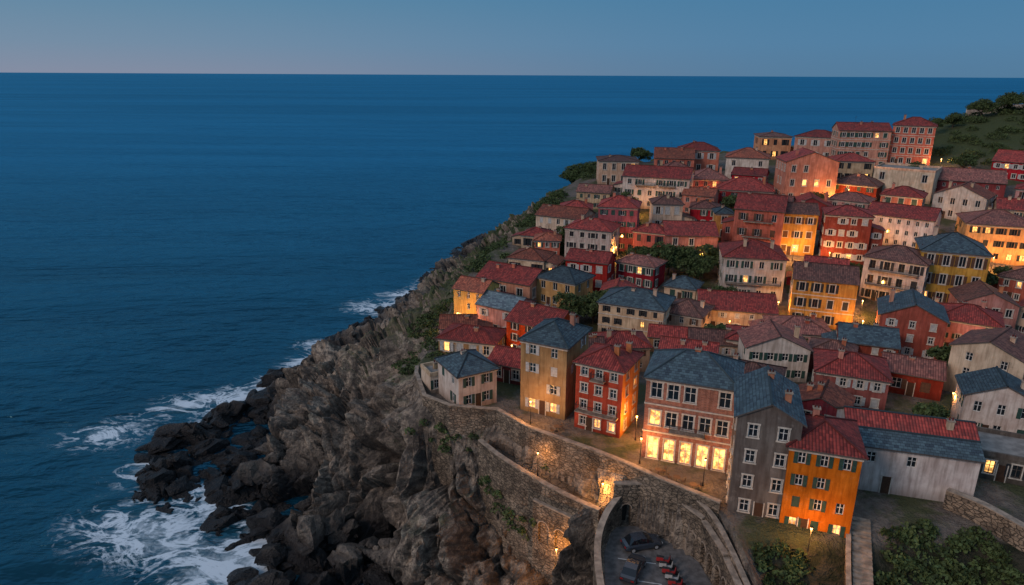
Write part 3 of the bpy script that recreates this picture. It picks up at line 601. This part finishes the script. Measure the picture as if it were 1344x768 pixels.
def arcade(name,P0,P1,z0,z1,arches,th=.9):
    M=MB(); P0=Vector(P0);P1=Vector(P1);L=(P1-P0).length; u=(P1-P0)/L; n=Vector((u.y,-u.x))
    def q(a,z,k=0): return (P0.x+u.x*a-n.x*k,P0.y+u.y*a-n.y*k,z)
    cur=0
    for (c,hw,zb,zs) in arches:
        a0,a1=c-hw,c+hw; M.face([q(cur,z0),q(a0,z0),q(a0,z1),q(cur,z1)],0)
        if zb>z0: M.face([q(a0,z0),q(a1,z0),q(a1,zb),q(a0,zb)],0)
        pts=[(a0,zb),(a0,zs)]+[(c-hw*math.cos(math.pi*k/10),zs+hw*math.sin(math.pi*k/10)) for k in range(1,10)]+[(a1,zs),(a1,zb)]
        arc=pts[1:-1]
        for i in range(len(arc)-1): M.face([q(*arc[i]),q(*arc[i+1]),q(arc[i+1][0],z1),q(arc[i][0],z1)],0)
        for i in range(len(pts)-1): M.face([q(*pts[i]),q(*pts[i],th),q(*pts[i+1],th),q(*pts[i+1])],0)
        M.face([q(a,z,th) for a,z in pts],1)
        for i in range(len(arc)-1):
            (a,z),(c2,z2)=arc[i],arc[i+1]; s=1.18
            M.hexa([q(a,z,-.06),q(c2,z2,-.06),q(c2,z2,.01),q(a,z,.01),q(c+(a-c)*s,zs+(z-zs)*s,-.06),q(c+(c2-c)*s,zs+(z2-zs)*s,-.06),q(c+(c2-c)*s,zs+(z2-zs)*s,.01),q(c+(a-c)*s,zs+(z-zs)*s,.01)],2)
        cur=a1
    M.face([q(cur,z0),q(L,z0),q(L,z1),q(cur,z1)],0)
    M.hexa([q(0,z1,-.08),q(L,z1,-.08),q(L,z1,.5),q(0,z1,.5),q(0,z1+.2,-.08),q(L,z1+.2,-.08),q(L,z1+.2,.5),q(0,z1+.2,.5)],2)
    return M.obj(name,[STONE,DARK,COPE])
cp=[(11.3,64.9),(14.3,65.0),(17.2,63.2),(19.5,59.2),(20.2,54),(20.3,46)]
for i in range(len(cp)-1):
    L=math.dist(cp[i],cp[i+1]); k=max(1,int(L/1.6)); ar=[(L*(j+.5)/k,.55,18,20.2) for j in range(k)]
    arcade('courtyard_arcade_wall',cp[i],cp[i+1],17,23.2-.25*max(0,i-1),ar)
arcade('ramp_arcade_wall',(2.6,69.2),(8.6,64.3),9,18.2,[(1.6,.75,13,15.2),(4.0,.75,13,15.2),(6.3,.75,13,15.2)],.8)
mb=MB()
mb.face([(11.4,65,22.9),(14.4,65.1,22.9),(17.3,63.3,22.9),(19.6,59.3,22.8),(20.3,54,22.5),(20.4,42,22),(21.4,42,22),(21.2,54,22.5),(20.6,58.8,22.8),(18.8,62.2,22.9),(16,64.2,22.9),(13,66.5,22.9)],0); mb.obj('stone_walkway',[PAVE])
def steps(name,p0,p1,z0,z1,w):
    M=MB(); p0=Vector(p0);p1=Vector(p1); n=int(abs(z1-z0)/.17); u=(p1-p0)/n; s=Vector((-u.y,u.x)).normalized()*w/2; zb=min(z0,z1)-2
    for i in range(n):
        a=p0+u*i;c=a+u; z=z0+(z1-z0)*(i+1)/n
        M.hexa([(*(a-s),zb),(*(a+s),zb),(*(c+s),zb),(*(c-s),zb),(*(a-s),z),(*(a+s),z),(*(c+s),z),(*(c-s),z)],0)
    return M.obj(name,[COPE])
steps('stone_steps',(34.6,57.6),(30.2,46.6),24.6,20.9,1.7)
steps('stone_steps',(6.5,64.5),(9.5,67.0),12,19.2,1.6)
# ------------------------------------------------------------------ vegetation
def leafmat(name,c):
    m,nt,b=NM(name,.7,.2); geo=N(nt,'ShaderNodeNewGeometry'); n=nz(nt,geo.outputs['Position'],1.1,3)
    nt.links.new(mix(nt,rng(nt,n,.3,.7),tuple(x*.45 for x in c),tuple(x*1.6 for x in c)),b.inputs['Base Color']); return m
LEAF=leafmat('foliage_leaves',(.06,.085,.03)); BARK=plain('bark',(.07,.05,.035),.9)
def leaves(centres,per,ls=.3):
    out=[]
    for (x,y,z,r,rz) in centres:
        n=int(per*r*r)+20; d=np.random.normal(size=(n,3)); d/=np.linalg.norm(d,axis=1,keepdims=True); d[:,2]=np.abs(d[:,2])*.95-.15
        lump=np.array([1+.55*nn(Vector(q)*1.7+Vector((x,y,z))) for q in d]); rad=(np.random.uniform(.45,1,n)**.5)*lump
        p=d*rad[:,None]*np.array([r,r,rz])+np.array([x,y,z]); a=np.random.normal(size=(n,3)); a/=np.linalg.norm(a,axis=1,keepdims=True); b2=np.cross(a,np.random.normal(size=(n,3))); b2/=np.linalg.norm(b2,axis=1,keepdims=True)
        s=np.random.uniform(.5,1.2,(n,1))*ls; out.append(np.stack([p-a*s,p+b2*s*.6,p+a*s,p-b2*s*.6],1))
    return np.concatenate(out)
def quadobj(name,Q,mat,parent=None):
    me=bpy.data.meshes.new(name); V=Q.reshape(-1,3); n=len(Q); me.vertices.add(len(V)); me.vertices.foreach_set('co',V.ravel().astype(np.float32)); me.loops.add(n*4); me.loops.foreach_set('vertex_index',np.arange(n*4,dtype=np.int32)); me.polygons.add(n); me.polygons.foreach_set('loop_start',(np.arange(n)*4).astype(np.int32)); me.update(calc_edges=True); me.materials.append(mat)
    return link(bpy.data.objects.new(name,me),parent)
def G(x,y):
    h,_=height(np.array([float(x)]),np.array([float(y)])); return float(h[0])
def tree(x,y,hgt,r,name='broadleaf_tree'):
    z=G(x,y); e=empty(name,(x,y,z)); M=MB(); M.beam((0,0,-.5),(.1,0,hgt*.4),.22,0,8,.14); cs=[]
    for k in range(9):
        a=k*2.4; rr=r*random.uniform(.3,.7); tip=(rr*math.cos(a),rr*math.sin(a),hgt*random.uniform(.32,.82)); M.beam((.1,0,hgt*random.uniform(.2,.4)),tip,.1,0,5,.03); cs.append((*tip,r*random.uniform(.42,.62),r*random.uniform(.42,.6)))
    cs.append((0,0,hgt*.8,r*.55,r*.55)); M.obj('trunk_and_limbs',[BARK],e); quadobj('crown',leaves(cs,150,.24),LEAF,e)
for t in ((24,238,6,5),(29,242,5,4),(20,232,5,4),(45,246,5,4.),(33.1,139.4,6.5,3.8),(37,139,6,3.7),(28,141,5,3.2),(42,141,5.5,3.2),(138,229,6,2.4),(146,233,4.5,3),(158,238,5,4.5),(167,238,5.5,5),(177,236,5.5,5),(11,119,5.5,3.2),(15,119,5.5,3.2),(18,122,5,3),(39,136,5,3),(50,112,4,2.4),(95,131,4,2.2),(100,133,4,2.4),(112,131,4.5,3),(95,98,5,3),(60,108,3.5,2),(128,196,5,3.4),(33,120,4,2.4),(69,134,4.5,2.6),(34,105,4,2.4),(52,76,3.5,2),(56,172,6,3),(76,172,6,3),(104,152,6,3),(13,156,5,3),(30,180,6,3),(68,116,5,2.6),(40,124,5,2.6),(111,190,6,3.4),(1,121,4.5,2.2),(64,93,4.5,2.4),(45,99,4,2.2)): tree(*t)
sh=[]
def scat(n,x0,x1,y0,y1,r0,r1,cond=None):
    for _ in range(n):
        x=random.uniform(x0,x1);y=random.uniform(y0,y1)
        if cond and not cond(x,y): continue
        z=G(x,y); r=random.uniform(r0,r1); sh.append((x,y,z,r,r*.75))
scat(190,128,215,196,256,1.2,3.2); scat(260,-18,14,142,228,.9,2.8,lambda x,y:G(x,y)>13); scat(40,10,44,222,256,1.5,3)
scat(110,-19,-7,98,150,.5,1.7,lambda x,y:G(x,y)>15)
scat(60,22.5,27.5,46,54.5,.5,1.2); scat(170,32.5,46,42,56.5,.5,1.5,lambda x,y:x>31.5+(y-46)*.4); scat(30,-24,-14,100,140,.5,1.2); scat(60,10,110,95,190,.6,1.3)
sh+=[(0.6,72.6,13.5,1.6,1.8),(2.0,71.0,12.5,1.3,1.4),(-1.4,73.6,14,1.2,1.2),(-18,101,19,1,.7),(-13.5,82,20,.9,.7)]
for (a,c,z0,z1) in (((-12.4,82.6),(-8,79.6),18,22),((-8,79.6),(-3.5,78.6),17.5,21),((-4.4,77),(-1.2,73.1),15,18),((-1.2,73.1),(3.2,68.7),12,16),((3.0,74.0),(9,69.9),20,20.6)):
    for q in range(7):
        t=random.random(); r=random.uniform(.3,.8); sh.append((a[0]+(c[0]-a[0])*t,a[1]+(c[1]-a[1])*t,random.uniform(z0,z1),r,r*1.1))
quadobj('hillside_shrubs',leaves(sh,80,.24),LEAF)
# ------------------------------------------------------------------ lamps
LAMPG=emit('lamp_glow',(1,.5,.16),7,False)
def lamp(x,y,z=None,P=200,post=True,r=.25):
    if z is None: z=float(zt(x,y))
    e=empty('street_or_fill_lamp',(x,y,z)); M=MB(); hgt=3.
    M.beam((0,0,0),(0,0,.4),.11,0,8,.08); M.beam((0,0,.4),(0,0,hgt),.05,0,8,.035); M.beam((0,0,hgt),(0,0,hgt+.06),.14,0,6); M.beam((0,0,hgt+.32),(0,0,hgt+.48),.17,0,6,.03); M.beam((0,0,hgt+.06),(0,0,hgt+.32),.08,1,6,.13); M.obj('post_and_lantern',[IRON,LAMPG],e)
    l=bpy.data.lights.new('lamp_light','POINT'); l.energy=P*1.5; l.color=(1,.43,.10); l.shadow_soft_size=r; lo=bpy.data.objects.new('lamp_light',l); link(lo,e); lo.location=(0,-.35,hgt-.2)
for a in ((2.4,77.0,None,400),(15.0,73.2,None,650),(14.6,68.0,None,350),(20.6,63.6,None,280),(28.2,54.3,22.4,380),(10.4,67.0,18.8,450),(5.2,65.0,11.5,700),(3.2,72.0,19.7,180),(84.5,177.0,None,2600),(61.5,145.0,None,1300),(87.5,120.8,None,1700),(61.5,112.5,None,1300),(101,138.8,None,1700),(110,139,None,1300),(30.5,150,None,1700),(-9.8,115.9,None,700),(41,142.5,None,800),(101,202,None,1500),(68,142,None,1000),(50,121.5,None,900),(23,147,None,800),(71,98,None,600),(92,186,None,1200),(124,200,None,1400),(38,112,None,500),(66,122,None,1000),(80,148,None,1000),(53,182,None,1000),(33,178,None,800),(0,97,None,350),(57,80,None,300),(46,112,None,600),(95,162,None,900),(12,129,None,500)): lamp(*a)  # several lane and ramp lamps added without seen source, for extra warm glow
# ------------------------------------------------------------------ cafe tables on the terrace
WOOD=plain('table_wood',(.16,.09,.05),.6)
def cafe(x,y,yaw):
    e=empty('cafe_table',(x,y,float(zt(x,y))),yaw); M=MB(); M.beam((0,0,.7),(0,0,.74),.4,0,14); M.beam((0,0,.04),(0,0,.7),.03,1,6); M.beam((0,0,0),(0,0,.04),.22,1,10); M.obj('table',[WOOD,IRON],e)
    M=MB()
    for s in (-1,1):
        cx=s*.75; M.box(cx-.2,cx+.2,-.2,.2,.43,.47,0)
        for a in (-.17,.17):
            for c in (-.17,.17): M.beam((cx+a,c,0),(cx+a,c,.43),.015,1,4)
        bx=cx+s*.19; M.beam((bx,-.18,.47),(bx,-.18,.9),.015,1,4); M.beam((bx,.18,.47),(bx,.18,.9),.015,1,4); M.box(bx-.012,bx+.012,-.18,.18,.65,.88,0)
    M.obj('chairs',[WOOD,IRON],e)
for t in ((16.2,65.6,20),(17.9,64.2,-30),(19.3,62.8,10),(5.6,75.2,40),(-6.5,81.4,10)): cafe(*t)
# ------------------------------------------------------------------ cars & scooters
TYRE=plain('tyre_rubber',(.02,.02,.02),.8); CG,_n,_b=NM('car_glass',.05,.6); _b.inputs['Base Color'].default_value=(.01,.012,.015,1); CHR=plain('wheel_metal',(.4,.4,.4),.3)
def car(x,y,z,yaw,c,name='parked_car'):
    e=empty(name,(x,y,z),yaw); pm,nt,b=NM('car_paint',.25,.6); b.inputs['Base Color'].default_value=(*c,1); b.inputs['Coat Weight'].default_value=.8
    M=MB(); secs=[(-2.15,.62,.35,.62),(-2.08,.78,.26,.82),(-1.7,.86,.22,.92),(-.9,.88,.2,.93),(.4,.88,.2,.92),(1.0,.87,.2,.86),(1.7,.84,.22,.76),(2.05,.74,.28,.64),(2.15,.55,.36,.52)]
    rings=[]
    for (sx_,hw,zb,zt_) in secs: rings.append([(sx_,-hw*.9,zb),(sx_,-hw,zb+.15),(sx_,-hw,zt_-.18),(sx_,-hw*.9,zt_),(sx_,hw*.9,zt_),(sx_,hw,zt_-.18),(sx_,hw,zb+.15),(sx_,hw*.9,zb)])
    for r0,r1 in zip(rings,rings[1:]):
        for k in range(8): M.face([r0[k],r0[(k+1)%8],r1[(k+1)%8],r1[k]],0)
    M.face(rings[0],0); M.face(rings[-1][::-1],0); M.obj('body',[pm],e,True)
    M=MB(); cb=[(-1.75,.74,.9,.9),(-1.2,.66,.9,1.36),(-.4,.62,.9,1.44),(.25,.64,.9,1.38),(1.05,.74,.84,.86)]; rr=[[(a,-.78,zb),(a,-hw,zz),(a,hw,zz),(a,.78,zb)] for a,hw,zb,zz in cb]
    for i,(r0,r1) in enumerate(zip(rr,rr[1:])):
        for k in range(3): M.face([r0[k],r0[k+1],r1[k+1],r1[k]],1 if (k!=1 or i in (0,3)) else 0)
    M.obj('cabin',[pm,CG],e,False)
    M=MB()
    for wx in (-1.3,1.32):
        for s in (-1,1): M.beam((wx,s*.62,.32),(wx,s*.9,.32),.32,0,16); M.beam((wx,s*.9,.32),(wx,s*.915,.32),.19,1,12)
    for s in (-.55,.55): M.box(2.06,2.13,s-.15,s+.15,.5,.6,1); M.box(-2.17,-2.1,s-.15,s+.15,.6,.72,2)
    M.obj('wheels_and_lights',[TYRE,CHR,plain('tail_light',(.3,.01,.01),.3)],e)
car(14.0,61.4,17.95,14,(.03,.04,.055)); car(12.4,57.4,17.95,64,(.035,.035,.04))
def scooter(x,y,z,yaw,c):
    e=empty('parked_scooter',(x,y,z),yaw); pm=plain('scooter_paint',c,.3,.1); M=MB()
    for wx in (-.6,.65): M.beam((wx,-.06,.25),(wx,.06,.25),.25,0,14)
    M.hexa([(-.85,-.18,.3),(-.1,-.2,.25),(-.1,.2,.25),(-.85,.18,.3),(-.8,-.12,.72),(-.15,-.14,.7),(-.15,.14,.7),(-.8,.12,.72)],1); M.box(-.1,.4,-.16,.16,.22,.3,1); M.hexa([(.38,-.22,.25),(.46,-.18,.25),(.46,.18,.25),(.38,.22,.25),(.5,-.16,.95),(.56,-.12,.95),(.56,.12,.95),(.5,.16,.95)],1); M.hexa([(-.82,-.15,.72),(-.05,-.13,.7),(-.05,.13,.7),(-.82,.15,.72),(-.8,-.13,.82),(-.1,-.1,.78),(-.1,.1,.78),(-.8,.13,.82)],2); M.beam((.5,-.34,1.02),(.5,.34,1.02),.025,0,6); M.beam((.62,0,.25),(.5,0,1.02),.035,0,6)
    M.obj('scooter_body',[TYRE,pm,plain('scooter_seat',(.03,.03,.03),.6)],e)
for k in range(6): scooter(15.9+.12*k,58.8-.85*k,17.95,-12+random.uniform(-5,5),(.35,.03,.03) if k%2==0 else (.42,.41,.39))
# ------------------------------------------------------------------ world & light
w=bpy.data.worlds.new("World"); S.world=w; w.use_nodes=True; nt=w.node_tree; bg=nt.nodes['Background']
tc=N(nt,'ShaderNodeTexCoord'); sp=N(nt,'ShaderNodeSeparateXYZ'); nt.links.new(tc.outputs['Generated'],sp.inputs[0])
def ramp(st):
    r=N(nt,'ShaderNodeValToRGB'); nt.links.new(sp.outputs[2],r.inputs[0]); cr=r.color_ramp
    while len(cr.elements)<len(st): cr.elements.new(.5)
    for e,(p_,c) in zip(cr.elements,st): e.position=p_; e.color=(*c,1)
    return r.outputs[0]
rl=ramp([(0,(.235,.27,.365)),(.035,(.175,.265,.375)),(.11,(.095,.235,.365)),(.35,(.12,.25,.42)),(1,(.29,.38,.52))])
rr=ramp([(0,(.085,.195,.325)),(.04,(.075,.205,.36)),(.11,(.055,.19,.35)),(.35,(.12,.25,.42)),(1,(.29,.38,.52))])
g=mix(nt,rng(nt,sp.outputs[0],-.7,.5),rl,rr)
sk=N(nt,'ShaderNodeTexSky',sky_type='NISHITA'); sk.sun_disc=False; sk.sun_elevation=math.radians(3); sk.sun_rotation=math.radians(235)
ad=mix(nt,1.,g,mix(nt,1.,sk.outputs[0],(.004,.004,.004),'MULTIPLY'),'ADD')
nt.links.new(ad,bg.inputs['Color']); bg.inputs['Strength'].default_value=1.0
sl=bpy.data.lights.new('dusk_fill_sun','SUN'); sl.energy=1.3; sl.angle=math.radians(20); sl.color=(1,.80,.70); so=link(bpy.data.objects.new('dusk_fill_sun',sl)); so.rotation_euler=(math.radians(60),0,math.radians(-54))  # soft fill light added to brighten facades, like a dusk afterglow
# ------------------------------------------------------------------ camera
p=math.atan(286/896.); ro=math.radians(.3); R0=Vector((1,0,0)); D0=Vector((0,-math.sin(p),-math.cos(p))); fw=Vector((0,math.cos(p),-math.sin(p)))
cx=R0*math.cos(ro)-D0*math.sin(ro); cy=-(R0*math.sin(ro)+D0*math.cos(ro)); cz=-fw
M4=Matrix(((cx.x,cy.x,cz.x,0),(cx.y,cy.y,cz.y,0),(cx.z,cy.z,cz.z,66),(0,0,0,1)))
cam=bpy.data.cameras.new('camera'); cam.lens=24; cam.sensor_width=36; cam.clip_start=.5; cam.clip_end=200000
cob=link(bpy.data.objects.new('camera',cam)); cob.matrix_world=M4; S.camera=cob
print('buildings',BN)
